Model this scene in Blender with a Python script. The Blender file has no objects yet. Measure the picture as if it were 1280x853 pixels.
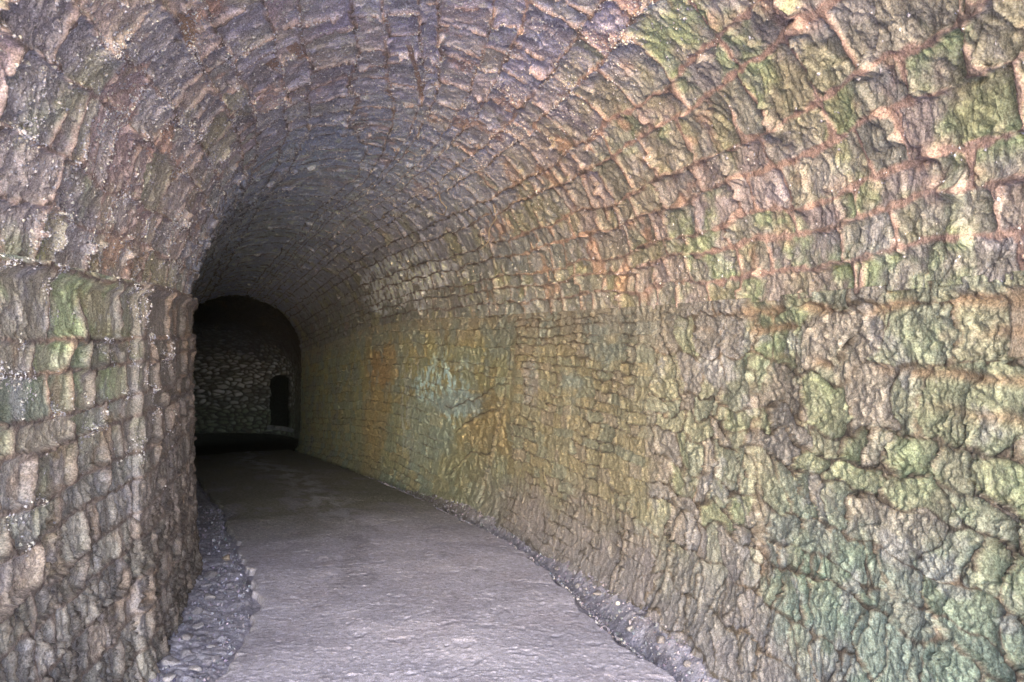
import numpy as np, math
# ---------- centre line of the tunnel: bends left, then runs straight downhill ----------
DS = 0.02
SA = np.arange(-7.2, 15.0, DS)
KS = [-9, -3.2, -2.5, 2.0, 3.4, 5.5, 30]
KV = [0, 0, 3.55, 3.3, 2.2, 0.1, 0.1]
_k = np.interp(SA, KS, KV)
_i0 = int(np.argmin(abs(SA)))
_H = 12.3 + np.cumsum(_k) * DS
_H -= _H[_i0] - 12.3
HA = np.radians(_H)
XA = np.cumsum(-np.sin(HA)) * DS
YA = np.cumsum(np.cos(HA)) * DS
XA += -0.365 - XA[_i0]
YA += 3.53 - YA[_i0]
def cl(s):
    return np.interp(s, SA, XA), np.interp(s, SA, YA), np.interp(s, SA, HA)
def zfloor(s): return np.interp(s, [-9, .3, 2, 4, 16, 40], [0, 0, -.04, -.16, -1.06, -2.86])
def zleft(s):  return np.interp(s, [-9, 0, 2.5, 6, 13.5, 40], [1.82, 1.82, 1.84, 1.74, 1.12, -.9])
def zright(s): return np.interp(s, [-9, -1, 6, 8, 13.5, 40], [1.74, 1.74, 1.77, 1.70, 1.18, -.9])
def wleft(s):  return np.interp(s, [-9, -5, -3.0, 0, 2.5, 6, 40], [2.6, 2.2, 1.38, 1.37, 1.30, 1.38, 1.38])  # walls and vault flare at the unseen mouth to let wider light in
def wright(s): return np.interp(s, [-9, -5, -3.0, -1, 1, 3, 8, 40], [2.6, 2.2, 1.38, 1.38, 1.36, 1.32, 1.38, 1.38])
def rise(s):   return np.interp(s, [-9, -5, -3, 3, 13.5, 40], [2.5, 2.1, 1.38, 1.38, 1.25, 1.25])
def frame(s, lat, z):
    x, y, h = cl(s)
    return x + np.cos(h) * lat, y + np.sin(h) * lat, z
import bpy
import time as _time
_T0 = _time.time()
f32 = np.float32

# ---------- scene, camera, light ----------
scn = bpy.context.scene
C = scn.collection
world = bpy.data.worlds.new("World"); scn.world = world; world.use_nodes = True
wn = world.node_tree
bgn = wn.nodes['Background']
sky = wn.nodes.new('ShaderNodeTexSky'); sky.sky_type = 'NISHITA'; sky.sun_disc = False
SUN_EL, SUN_ROT = 12.0, 180.0            # low soft sun behind the viewer, shining into the mouth
sky.sun_elevation = math.radians(max(SUN_EL, 7)); sky.sun_rotation = math.radians(SUN_ROT)
sky.air_density = 1.0; sky.dust_density = 1.0; sky.ozone_density = 1.0
wn.links.new(sky.outputs[0], bgn.inputs['Color']); bgn.inputs['Strength'].default_value = 0.15
sl = bpy.data.lights.new('sun', 'SUN'); sl.energy = 1.5; sl.angle = math.radians(58); sl.color = (1.0, .99, .985)
so = bpy.data.objects.new('sun', sl); C.objects.link(so)
# light travels from the south (sun behind the camera) into +Y
so.rotation_euler = (math.radians(90 - SUN_EL), 0, math.radians(SUN_ROT - 180))
so.location = (0, -12, 9)
cam = bpy.data.cameras.new('camera'); cam.sensor_width = 36; cam.lens = 27.0
cam.clip_start = .05; cam.clip_end = 2000
co = bpy.data.objects.new('camera', cam); C.objects.link(co)
co.location = (0, 0, 1.6); co.rotation_euler = (math.radians(90 - .507), 0, 0)
scn.camera = co
vs = scn.view_settings
vs.view_transform = 'Standard'; vs.look = 'None'; vs.gamma = 1; vs.use_curve_mapping = False
vs.exposure = 2.74
try:
    scn.cycles.use_denoising = True
    scn.cycles.diffuse_bounces = 10; scn.cycles.max_bounces = 12
    scn.cycles.caustics_reflective = False; scn.cycles.caustics_refractive = False
except Exception: pass

# ---------- numpy noise ----------
def _hash(ix, iy, seed):
    h = (ix.astype(np.int64) * 374761393 + iy.astype(np.int64) * 668265263 + seed * 974634541) & 0xffffffff
    h = ((h ^ (h >> 13)) * 1274126177) & 0xffffffff
    return (h ^ (h >> 16)) & 0xffff
_ANG = (np.arange(256) / 256 * 2 * np.pi)
_GX = np.cos(_ANG).astype(f32); _GY = np.sin(_ANG).astype(f32)
def perlin(x, y, seed=0):
    x = np.asarray(x, f32); y = np.asarray(y, f32)
    xi = np.floor(x); yi = np.floor(y)
    fx = x - xi; fy = y - yi
    xi = xi.astype(np.int64); yi = yi.astype(np.int64)
    u = fx * fx * fx * (fx * (fx * 6 - 15) + 10); v = fy * fy * fy * (fy * (fy * 6 - 15) + 10)
    def g(dx, dy):
        h = _hash(xi + dx, yi + dy, seed) & 255
        return _GX[h] * (fx - dx) + _GY[h] * (fy - dy)
    a = g(0, 0); b = g(1, 0); c = g(0, 1); d = g(1, 1)
    return ((a + (b - a) * u) * (1 - v) + (c + (d - c) * u) * v) * 1.5
def fbm(x, y, seed=0, oct=4, gain=.5, lac=2.03):
    r = 0; a = 1.0; t = 0
    for i in range(oct):
        r = r + a * perlin(x, y, seed + i * 13); t += a
        x = x * lac + 7.3; y = y * lac - 3.1; a *= gain
    return r / t * 1.4
def ridged(x, y, seed=0, oct=3, gain=.5):
    r = 0; a = 1.0; t = 0
    for i in range(oct):
        r = r + a * (1 - np.abs(perlin(x, y, seed + i * 17)) * 2); t += a
        x = x * 2.1 + 5.2; y = y * 2.1 + 1.7; a *= gain
    return r / t
def sstep(a, b, x):
    t = np.clip((x - a) / (b - a), 0, 1); return t * t * (3 - 2 * t)
def rnd(idv, seed):           # a random number per stone
    return (_hash(np.asarray(idv, np.int64), np.asarray(idv, np.int64) * 0 + 11, seed)).astype(f32) / 65535.0
def worley(x, y, seed=0, jit=.85):
    xi = np.floor(x).astype(np.int64); yi = np.floor(y).astype(np.int64)
    f1 = np.full(x.shape, 9, f32); f2 = np.full(x.shape, 9, f32); idv = np.zeros(x.shape, np.int64)
    for dx in (-1, 0, 1):
        for dy in (-1, 0, 1):
            cx = xi + dx; cy = yi + dy
            h1 = _hash(cx, cy, seed) / 65535.0; h2 = _hash(cx, cy, seed + 5) / 65535.0
            off = (cy & 1) * .5
            px = cx + .5 + off - .25 + (h1 - .5) * jit; py = cy + .5 + (h2 - .5) * jit
            d = np.sqrt((x - px) ** 2 + (y - py) ** 2).astype(f32)
            near = d < f1
            f2 = np.where(near, f1, np.minimum(f2, d)); idv = np.where(near, cx * 7919 + cy * 104729, idv)
            f1 = np.where(near, d, f1)
    return f1, f2, idv

def chips(x, y, scale, seed, tilt=.5, jit=1.0):
    """broken, angular facets: every cell of a jittered grid is a plane of its own slope (unit: cells)"""
    x = x / scale; y = y / scale
    xi = np.floor(x).astype(np.int64); yi = np.floor(y).astype(np.int64)
    best = np.full(x.shape, 9, f32); out = np.zeros(x.shape, f32)
    for dx in (-1, 0, 1):
        for dy in (-1, 0, 1):
            cx = xi + dx; cy = yi + dy
            h1 = _hash(cx, cy, seed) / 65535.0; h2 = _hash(cx, cy, seed + 5) / 65535.0
            ox = x - (cx + .5 + (h1 - .5) * jit); oy = y - (cy + .5 + (h2 - .5) * jit)
            d = (ox * ox + oy * oy).astype(f32)
            near = d < best
            a = _hash(cx, cy, seed + 9) / 65535.0 * 6.283; b = _hash(cx, cy, seed + 13) / 65535.0 - .5
            pl = ((ox * np.cos(a) + oy * np.sin(a)) * tilt + b * .6).astype(f32)
            out = np.where(near, pl, out); best = np.where(near, d, best)
    return out * scale
def courses(U, V, hmin, hmax, lmin, lmax, seed, v0, v1, rowlist=None, u0=-9, u1=22):
    """coursed stonework: returns stone id, distance to the nearest joint (m), local coords"""
    rg = np.random.default_rng(seed)
    if rowlist is None:
        b = [v0]
        while b[-1] < v1: b.append(b[-1] + rg.uniform(hmin, hmax))
        b = np.array(b)
    else: b = np.array(rowlist)
    row = np.clip(np.searchsorted(b, V) - 1, 0, len(b) - 2)
    idv = np.zeros(U.shape, np.int64); e = np.zeros(U.shape, f32)
    la = np.zeros(U.shape, f32); lb = np.zeros(U.shape, f32); sz = np.zeros(U.shape, f32)
    for r in range(len(b) - 1):
        m = row == r
        if not m.any(): continue
        hgt = b[r + 1] - b[r]
        j = [u0 + rg.uniform(0, .4)]
        while j[-1] < u1:
            j.append(j[-1] + (rg.uniform(lmin, lmax) if rg.random() > .22 else rg.uniform(lmin * .5, lmin)) * (1 if hgt > hmin * .7 else .7))
        j = np.array(j); vv = V[m]; bb = (vv - b[r]) / hgt
        k0 = np.clip(np.searchsorted(j, U[m]) - 1, 0, len(j) - 2)
        sk = rg.uniform(-.05, .05, len(j))
        uu = U[m] + sk[k0] * (bb - .5)
        k = np.clip(np.searchsorted(j, uu) - 1, 0, len(j) - 2)
        idv[m] = k * 131 + r * 9176 + seed
        w = j[k + 1] - j[k]; aa = (uu - j[k]) / w
        dx = np.minimum(aa, 1 - aa) * w; dy = np.minimum(bb, 1 - bb) * hgt
        rr = .03                                        # rounded corners
        qx = np.maximum(rr - dx, 0); qy = np.maximum(rr - dy, 0)
        ee = np.where((dx < rr) & (dy < rr), rr - np.sqrt(qx * qx + qy * qy), np.minimum(dx, dy))
        e[m] = ee; la[m] = aa - .5; lb[m] = bb - .5; sz[m] = w
    return idv, e, la, lb, sz

def mixc(c, col, m):
    return c + (np.array(col, f32) - c) * m[..., None]
def pick(idv, seed, pal):
    i = np.minimum((rnd(idv, seed) * len(pal)).astype(int), len(pal) - 1)
    return np.array(pal, f32)[i]
def blob(S, V, s, v, rs, rv, seed=0, rag=.5):
    d = np.sqrt(((S - s) / rs) ** 2 + ((V - v) / rv) ** 2) + rag * fbm(S / rs * 1.4, V / rv * 1.4, seed + 91, 4)
    return 1 - sstep(.6, 1.15, d)
def seg(S, V, pts, seed=0, wob=.02, wf=6):
    d = np.full(S.shape, 9, f32)
    s2 = S + wob * fbm(S * wf, V * wf, seed + 3, 3); v2 = V + wob * fbm(S * wf + 31, V * wf, seed + 4, 3)
    for (a, b), (c, e) in zip(pts[:-1], pts[1:]):
        ux, uy = c - a, e - b; L = ux * ux + uy * uy
        t = np.clip(((s2 - a) * ux + (v2 - b) * uy) / L, 0, 1)
        d = np.minimum(d, np.sqrt((s2 - a - t * ux) ** 2 + (v2 - b - t * uy) ** 2))
    return d

# ---------- objects ----------
def tag(o, label=None, cat=None, group=None, kind=None):
    if label: o['label'] = label
    if cat: o['category'] = cat
    if group: o['group'] = group
    if kind: o['kind'] = kind
    return o
def grade_col(c):
    l = c @ np.array((.3, .59, .11), f32)
    return (l[:, None] + (c - l[:, None]) * .86) * np.array((.945, .98, 1.14), f32)
def raw_mesh(name, V, F, col=None, mat=None, smooth=True, tri=False, gain=1.35, grade=True):
    me = bpy.data.meshes.new(name); n = 3 if tri else 4
    V = np.ascontiguousarray(V, f32).reshape(-1, 3); F = np.ascontiguousarray(F, np.int32).reshape(-1, n)
    me.vertices.add(len(V)); me.vertices.foreach_set('co', V.ravel())
    me.loops.add(F.size); me.loops.foreach_set('vertex_index', F.ravel())
    me.polygons.add(len(F)); me.polygons.foreach_set('loop_start', np.arange(0, F.size, n, dtype=np.int32))
    me.polygons.foreach_set('loop_total', np.full(len(F), n, np.int32))
    me.polygons.foreach_set('use_smooth', np.full(len(F), smooth))
    me.update(calc_edges=True); me.validate()
    if col is not None:
        at = me.attributes.new('stone_colour', 'FLOAT_COLOR', 'POINT')
        c4 = np.ones((len(V), 4), f32); c4[:, :3] = np.clip(np.asarray(col, f32).reshape(-1, 3) * gain, 0.004, .85) if not grade else np.clip(grade_col(np.asarray(col, f32).reshape(-1, 3)) * gain, .004, .85)
        at.data.foreach_set('color', c4.ravel())
    if mat: me.materials.append(mat)
    o = bpy.data.objects.new(name, me); C.objects.link(o)
    return o
def grid_faces(nv, nu, off=0, flip=False):
    i = np.arange(nv * nu).reshape(nv, nu) + off
    q = np.stack([i[:-1, :-1], i[:-1, 1:], i[1:, 1:], i[1:, :-1]], -1).reshape(-1, 4)
    return q[:, ::-1] if flip else q
def solid(name, P, B, col, mat, flip=False):
    """closed body: P front grid (nv,nu,3) seen from inside the tunnel, B back grid (nb,nu,3)"""
    nv, nu = P.shape[:2]; nb = B.shape[0]; off = nv * nu
    # ring of rows: front rows bottom..top, then back rows top..bottom, closed; ends closed by strips
    Vv = np.concatenate([P.reshape(-1, 3), B.reshape(-1, 3)])
    F = [grid_faces(nv, nu, 0, flip), grid_faces(nb, nu, off, not flip)]
    def strip(a, b, fl):
        q = np.stack([a[:-1], a[1:], b[1:], b[:-1]], -1); return q[:, ::-1] if fl else q
    top_f = (nv - 1) * nu + np.arange(nu); top_b = off + (nb - 1) * nu + np.arange(nu)
    F.append(strip(top_f, top_b, flip)); F.append(strip(off + np.arange(nu), np.arange(nu), flip))
    for c, fl in ((0, flip), (nu - 1, not flip)):      # ends: front column resampled against the back column
        fr = np.arange(nv) * nu + c; bk = off + np.arange(nb) * nu + c
        k = np.round(np.arange(nv) / (nv - 1) * (nb - 1)).astype(int)
        a = fr; b = bk[k]
        q = np.stack([a[:-1], a[1:], b[1:], b[:-1]], -1)
        F.append(q if fl else q[:, ::-1])
    F = np.concatenate(F)
    dup = (F[:, 2] == F[:, 3])
    cc = np.concatenate([col.reshape(-1, 3), np.tile(col.reshape(-1, 3).mean(0), (nb * nu, 1))])
    # degenerate quads become triangles through validate()
    o = raw_mesh(name, Vv, F[~dup], cc, mat)
    if dup.any():
        tri = F[dup][:, :3]
        bm_me = o.data
        n0 = len(bm_me.loops); p0 = len(bm_me.polygons)
        bm_me.loops.add(tri.size); bm_me.polygons.add(len(tri))
        li = np.empty(len(bm_me.loops), np.int32); bm_me.loops.foreach_get('vertex_index', li); li[n0:] = tri.ravel()
        bm_me.loops.foreach_set('vertex_index', li)
        ls = np.empty(len(bm_me.polygons), np.int32); bm_me.polygons.foreach_get('loop_start', ls); ls[p0:] = n0 + np.arange(0, tri.size, 3)
        lt = np.empty(len(bm_me.polygons), np.int32); bm_me.polygons.foreach_get('loop_total', lt); lt[p0:] = 3
        bm_me.polygons.foreach_set('loop_start', ls); bm_me.polygons.foreach_set('loop_total', lt)
        bm_me.update(calc_edges=True); bm_me.validate()
    return o

def stone_mat(name, rough=.88, b1=.42, s1=85, b2=.35, s2=170, var=.38, spec=.25, speck=0, speck_col=(.6, .6, .62, 1), speck_scale=120, crack=0, fleck=0, grain=.4):
    m = bpy.data.materials.new(name); m.use_nodes = True
    nt = m.node_tree; N = nt.nodes; L = nt.links
    bs = N['Principled BSDF']; bs.inputs['Roughness'].default_value = rough
    bs.inputs['Specular IOR Level'].default_value = spec
    at = N.new('ShaderNodeAttribute'); at.attribute_name = 'stone_colour'
    tc = N.new('ShaderNodeTexCoord')
    n1 = N.new('ShaderNodeTexNoise'); n1.inputs['Scale'].default_value = s1; n1.inputs['Detail'].default_value = 9; n1.inputs['Roughness'].default_value = .74
    n2 = N.new('ShaderNodeTexNoise'); n2.inputs['Scale'].default_value = s2; n2.inputs['Detail'].default_value = 3; n2.inputs['Roughness'].default_value = .6
    for n in (n1, n2): L.new(tc.outputs['Object'], n.inputs['Vector'])
    mr = N.new('ShaderNodeMapRange'); mr.inputs['From Min'].default_value = .3; mr.inputs['From Max'].default_value = .7
    mr.inputs['To Min'].default_value = 1 - var; mr.inputs['To Max'].default_value = 1 + var
    L.new(n1.outputs['Fac'], mr.inputs['Value'])
    mx = N.new('ShaderNodeVectorMath'); mx.operation = 'SCALE'
    L.new(at.outputs['Color'], mx.inputs[0]); L.new(mr.outputs['Result'], mx.inputs['Scale'])
    mr2 = N.new('ShaderNodeMapRange'); mr2.inputs['From Min'].default_value = .3; mr2.inputs['From Max'].default_value = .7
    mr2.inputs['To Min'].default_value = 1 - grain; mr2.inputs['To Max'].default_value = 1 + grain
    L.new(n2.outputs['Fac'], mr2.inputs['Value'])
    mx2 = N.new('ShaderNodeVectorMath'); mx2.operation = 'SCALE'
    L.new(mx.outputs['Vector'], mx2.inputs[0]); L.new(mr2.outputs['Result'], mx2.inputs['Scale'])
    colour = mx2.outputs['Vector']
    if fleck:
        n3 = N.new('ShaderNodeTexNoise'); n3.inputs['Scale'].default_value = 55; n3.inputs['Detail'].default_value = 6; n3.inputs['Roughness'].default_value = .75
        L.new(tc.outputs['Object'], n3.inputs['Vector'])
        fr_ = N.new('ShaderNodeMapRange'); fr_.inputs['From Min'].default_value = .56; fr_.inputs['From Max'].default_value = .66
        fr_.inputs['To Max'].default_value = fleck; L.new(n3.outputs['Fac'], fr_.inputs['Value'])
        fm = N.new('ShaderNodeMix'); fm.data_type = 'RGBA'; L.new(fr_.outputs['Result'], fm.inputs[0]); L.new(colour, fm.inputs[6]); fm.inputs[7].default_value = (.46, .46, .45, 1)
        fd = N.new('ShaderNodeMapRange'); fd.inputs['From Min'].default_value = .44; fd.inputs['From Max'].default_value = .34
        fd.inputs['To Max'].default_value = fleck * 1.3; L.new(n3.outputs['Fac'], fd.inputs['Value'])
        fk = N.new('ShaderNodeMix'); fk.data_type = 'RGBA'; L.new(fd.outputs['Result'], fk.inputs[0]); L.new(fm.outputs[2], fk.inputs[6]); fk.inputs[7].default_value = (.07, .068, .065, 1)
        colour = fk.outputs[2]
    if speck:
        vo = N.new('ShaderNodeTexVoronoi'); vo.inputs['Scale'].default_value = speck_scale; L.new(tc.outputs['Object'], vo.inputs['Vector'])
        sp = N.new('ShaderNodeSeparateColor'); L.new(vo.outputs['Color'], sp.inputs[0])
        a = N.new('ShaderNodeMath'); a.operation = 'GREATER_THAN'; a.inputs[1].default_value = 1 - speck; L.new(sp.outputs[0], a.inputs[0])
        b = N.new('ShaderNodeMath'); b.operation = 'LESS_THAN'; b.inputs[1].default_value = .35; L.new(vo.outputs['Distance'], b.inputs[0])
        c = N.new('ShaderNodeMath'); c.operation = 'MULTIPLY'; L.new(a.outputs[0], c.inputs[0]); L.new(b.outputs[0], c.inputs[1])
        mi = N.new('ShaderNodeMix'); mi.data_type = 'RGBA'; L.new(c.outputs[0], mi.inputs[0]); L.new(colour, mi.inputs[6]); mi.inputs[7].default_value = speck_col
        colour = mi.outputs[2]
    L.new(colour, bs.inputs['Base Color'])
    bu1 = N.new('ShaderNodeBump'); bu1.inputs['Strength'].default_value = b1; bu1.inputs['Distance'].default_value = .012
    bu2 = N.new('ShaderNodeBump'); bu2.inputs['Strength'].default_value = b2; bu2.inputs['Distance'].default_value = .005
    if crack:
        wv_ = N.new('ShaderNodeVectorMath'); wv_.operation = 'MULTIPLY_ADD'
        L.new(n1.outputs['Color'], wv_.inputs[0]); wv_.inputs[1].default_value = (.03, .03, .03); L.new(tc.outputs['Object'], wv_.inputs[2])
        vc = N.new('ShaderNodeTexVoronoi'); vc.feature = 'DISTANCE_TO_EDGE'; vc.inputs['Scale'].default_value = 30
        L.new(wv_.outputs['Vector'], vc.inputs['Vector'])
        cr = N.new('ShaderNodeMapRange'); cr.inputs['From Min'].default_value = 0; cr.inputs['From Max'].default_value = .10
        L.new(vc.outputs['Distance'], cr.inputs['Value'])
        bu0 = N.new('ShaderNodeBump'); bu0.inputs['Strength'].default_value = crack; bu0.inputs['Distance'].default_value = .006
        L.new(cr.outputs['Result'], bu0.inputs['Height']); L.new(bu0.outputs['Normal'], bu1.inputs['Normal'])
    L.new(n1.outputs['Fac'], bu1.inputs['Height']); L.new(n2.outputs['Fac'], bu2.inputs['Height'])
    L.new(bu1.outputs['Normal'], bu2.inputs['Normal']); L.new(bu2.outputs['Normal'], bs.inputs['Normal'])
    return m
M_WALL = stone_mat('weathered_stone', crack=.22, fleck=.42)
M_VAULT = stone_mat('vault_stone', rough=.82, spec=.3, crack=.2, fleck=.45)
M_FLOOR = stone_mat('compacted_grit', rough=1.0, spec=.05, s1=75, b1=.12, s2=190, b2=.2, var=.3, grain=.5, speck=.06, speck_col=(.58, .56, .58, 1), speck_scale=95)
M_VERGE = stone_mat('broken_stone', rough=1.0, spec=.08, fleck=.3, s1=60, b1=.6, s2=200, b2=.5, var=.3)
M_LIME = stone_mat('lime_crust', rough=.95, spec=.1, var=.2)
M_CLAY = stone_mat('clay_mortar', grain=.12, rough=.95, b1=.06, b2=.08, var=.10)

def plain_col(o, c, n=None):
    me = o.data; at = me.attributes.new('stone_colour', 'FLOAT_COLOR', 'POINT')
    a = np.ones((len(me.vertices), 4), f32); a[:, :3] = c; at.data.foreach_set('color', a.ravel())

# ---------- sampling along the tunnel: finer where it is nearer ----------
S_END = 13.6; S_IN = -5.6
def ssamples(q=.0019, smin=.0042):
    s = [S_IN]
    while s[-1] < S_END:
        c = s[-1]; d = max(float(cl(c)[1]), .0)
        if c < -3.4: st = .05
        elif c < -2.2: st = .012
        else: st = max(smin, q * d)
        s.append(min(c + st, S_END))
    return np.array(s)
SS = ssamples()

def grid_normals(P, flip):
    du = np.gradient(P, axis=1); dv = np.gradient(P, axis=0)
    n = np.cross(du, dv); n /= np.linalg.norm(n, axis=-1, keepdims=True) + 1e-9
    return -n if flip else n

# =====================================================================================
# LEFT WALL
# =====================================================================================
def rough_face(U, V, idv, la, lb, e, amp=1.0, lam=1.0, flat=1.0):
    """height of a quarry-faced, weathered stone, in metres"""
    ox = rnd(idv, 1) * 37; oy = rnd(idv, 2) * 37
    base = (rnd(idv, 3) - .5) * .020
    tilt = la * (rnd(idv, 4) - .5) * .035 + lb * (rnd(idv, 5) - .5) * .045
    pil = .003 * (1 - np.exp(-np.maximum(e, 0) / .008))
    wx = U + .02 * perlin(U * 18, V * 18, 24); wy = V + .02 * perlin(U * 18 + 9, V * 18, 25)
    lean = (rnd(idv, 6) - .5) * .7
    ul = wx + wy * lean
    rough = .009 * fbm(U * 7 + ox, V * 7 + oy, 21, 7, .70)
    ch = .45 * chips(ul + ox, wy + oy, .11, 22, .45) + (.12 + .4 * rnd(idv, 12)) * chips(ul * 1.1 + ox, wy + oy, .034, 23, .55)
    lam = lam * (.25 + 1.1 * (rnd(idv, 14) > .55))
    pits = -.007 * sstep(.25, .6, perlin(wx * 24 + ox, wy * 24 + oy, 44)) - .005 * sstep(.2, .6, perlin(wx * 45, wy * 45, 45))
    lamn = pits + .0055 * lam * (ridged(ul * 30 + ox, V * 8 + oy, 31, 4, .6) - .3)
    return flat * .62 * (base + tilt) + pil + amp * (.72 * rough + .6 * ch + .7 * lamn)

def build_left():
    nv = 380
    T = np.linspace(0, 1, nv)
    S, TT = np.meshgrid(SS, T)
    S = S.astype(f32); TT = TT.astype(f32)
    zb = zfloor(S) - .25; zt = zleft(S) + .02
    Z = zb + (zt - zb) * TT
    V = Z - zleft(S)                                  # height measured from the springing
    H = Z - zfloor(S)
    lat = -wleft(S) + .05 * np.exp(-np.maximum(H, 0) / .35)
    P = np.stack(frame(S, lat, Z), -1)
    N = grid_normals(P, True)
    Uw = S + .022 * fbm(S * 4, V * 4, 3, 4); Vw = V + .02 * fbm(S * 2.2, V * 3, 4, 4) + .006 * perlin(S * 16, V * 16, 6)
    rows = [-2.7, -2.4, -2.2, -2.02, -1.86, -1.66, -1.50, -1.34, -1.17, -1.05, -.88, -.76, -.60, -.50, -.35, -.245, .0, .3]
    idv, e, la, lb, sz = courses(Uw, Vw, .10, .2, .24, .56, 5, 0, 0, rows)
    en = e + .008 * fbm(S * 22, V * 22, 8, 3)
    stone = sstep(.003, .018, en)
    low = sstep(-.5, -1.2, V)                          # lower courses are more eaten away
    h = rough_face(S, V, idv, la, lb, e, .66 + .25 * low, .7 + 1.0 * low, .5)
    # deep vertical clefts in the eroded lower stones
    cl_ = np.abs(perlin((S + V * .12) * 9 + rnd(idv, 9) * 9, V * 2.4, 51))
    h -= low * .026 * (1 - sstep(0, .08, cl_)) * stone
    deep = sstep(-.25, .35, fbm(S * 1.7, V * 2.6, 12, 3))
    mort = -.010 - .026 * deep + .006 * fbm(S * 30, V * 30, 14, 3)
    h = h * (1 - .4 * sstep(1.2, 2.2, S))
    h = mort + (h - mort) * stone
    h += .018 * fbm(S * 1.1, V * 1.3, 15, 3)
    h -= .026 * sstep(-.05, -.015, V + .015 * fbm(S * 5, S * 0, 16, 3))
    # butt joint where the jamb was rebuilt, seen as a vertical line
    sj = np.interp(V, [-1.9, -1.1, -.55, .1], [.2, .30, .36, .40]) + .03 * fbm(S * 4, V * 5, 71, 3)
    h -= .030 * sstep(-.008, .012, S - sj) * (1 - sstep(.5, 1.6, S - sj))
    # ---- colours of the stone, mortar, algae and iron stain ----
    upper = sstep(-.95, -.35, V); near = 1 - sstep(.25, .55, S)
    pal = [(.31, .295, .26), (.27, .26, .24), (.35, .30, .25), (.24, .235, .22), (.32, .31, .265), (.29, .28, .275)]
    col = pick(idv, 61, pal) * (0.85 + .3 * rnd(idv, 62))[..., None]
    palu = [(.35, .37, .25), (.31, .32, .26), (.38, .37, .24), (.30, .35, .26), (.36, .34, .27)]
    cu = pick(idv, 63, palu) * (0.85 + .3 * rnd(idv, 64))[..., None]
    col = col + (cu - col) * (upper * near * .95)[..., None]
    brown = sstep(.2, .7, S)
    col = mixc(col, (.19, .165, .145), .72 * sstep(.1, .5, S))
    g = fbm(S * 3.2, V * 3.2, 66, 4) + .6 * (rnd(idv, 67) - .5)
    col = mixc(col, (.25, .36, .17), .6 * sstep(.12, .5, g) * (upper * near * .9 + .06))
    r = fbm(S * 4 + 9, V * 2.5, 68, 4) + .5 * (rnd(idv, 69) - .5)
    col = mixc(col, (.37, .25, .15), .55 * sstep(.28, .62, r) * (.75))
    col = mixc(col, (.36, .36, .39), .5 * sstep(.1, .5, fbm(S * 5, V * 5, 70, 5)) * near)
    mc = mixc(np.broadcast_to(np.array((.17, .14, .12), f32), col.shape).copy(), (.36, .26, .18), sstep(-.05, .4, fbm(S * 2.3, V * 3, 72, 3)) * upper)
    col = mc + (col - mc) * (stone ** .7)[..., None]
    col = mixc(col, (.07, .058, .05), .85 * np.maximum(low * (1 - sstep(.02, .07, cl_)), deep * (1 - sstep(-.003, .006, en))))  # dark of the clefts and open joints put into the colour as shade
    col *= (1 + .30 * fbm(S * 14, V * 8, 73, 5, .65))[..., None]
    P2 = P + N * h[..., None]
    nb = 4; tb = np.linspace(0, 1, nb)
    Sb, Tb = np.meshgrid(SS, tb)
    zb2 = zfloor(Sb) - .25; Zb = zb2 + (zleft(Sb) + .02 - zb2) * Tb
    B = np.stack(frame(Sb, -wleft(Sb) - .92, Zb), -1)
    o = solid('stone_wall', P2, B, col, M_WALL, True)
    tag(o, 'left wall of coursed brown weathered blocks with eroded joints, ending in the dark', 'wall')
    return o, P2, N, en, V, S
LW = build_left()

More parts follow.
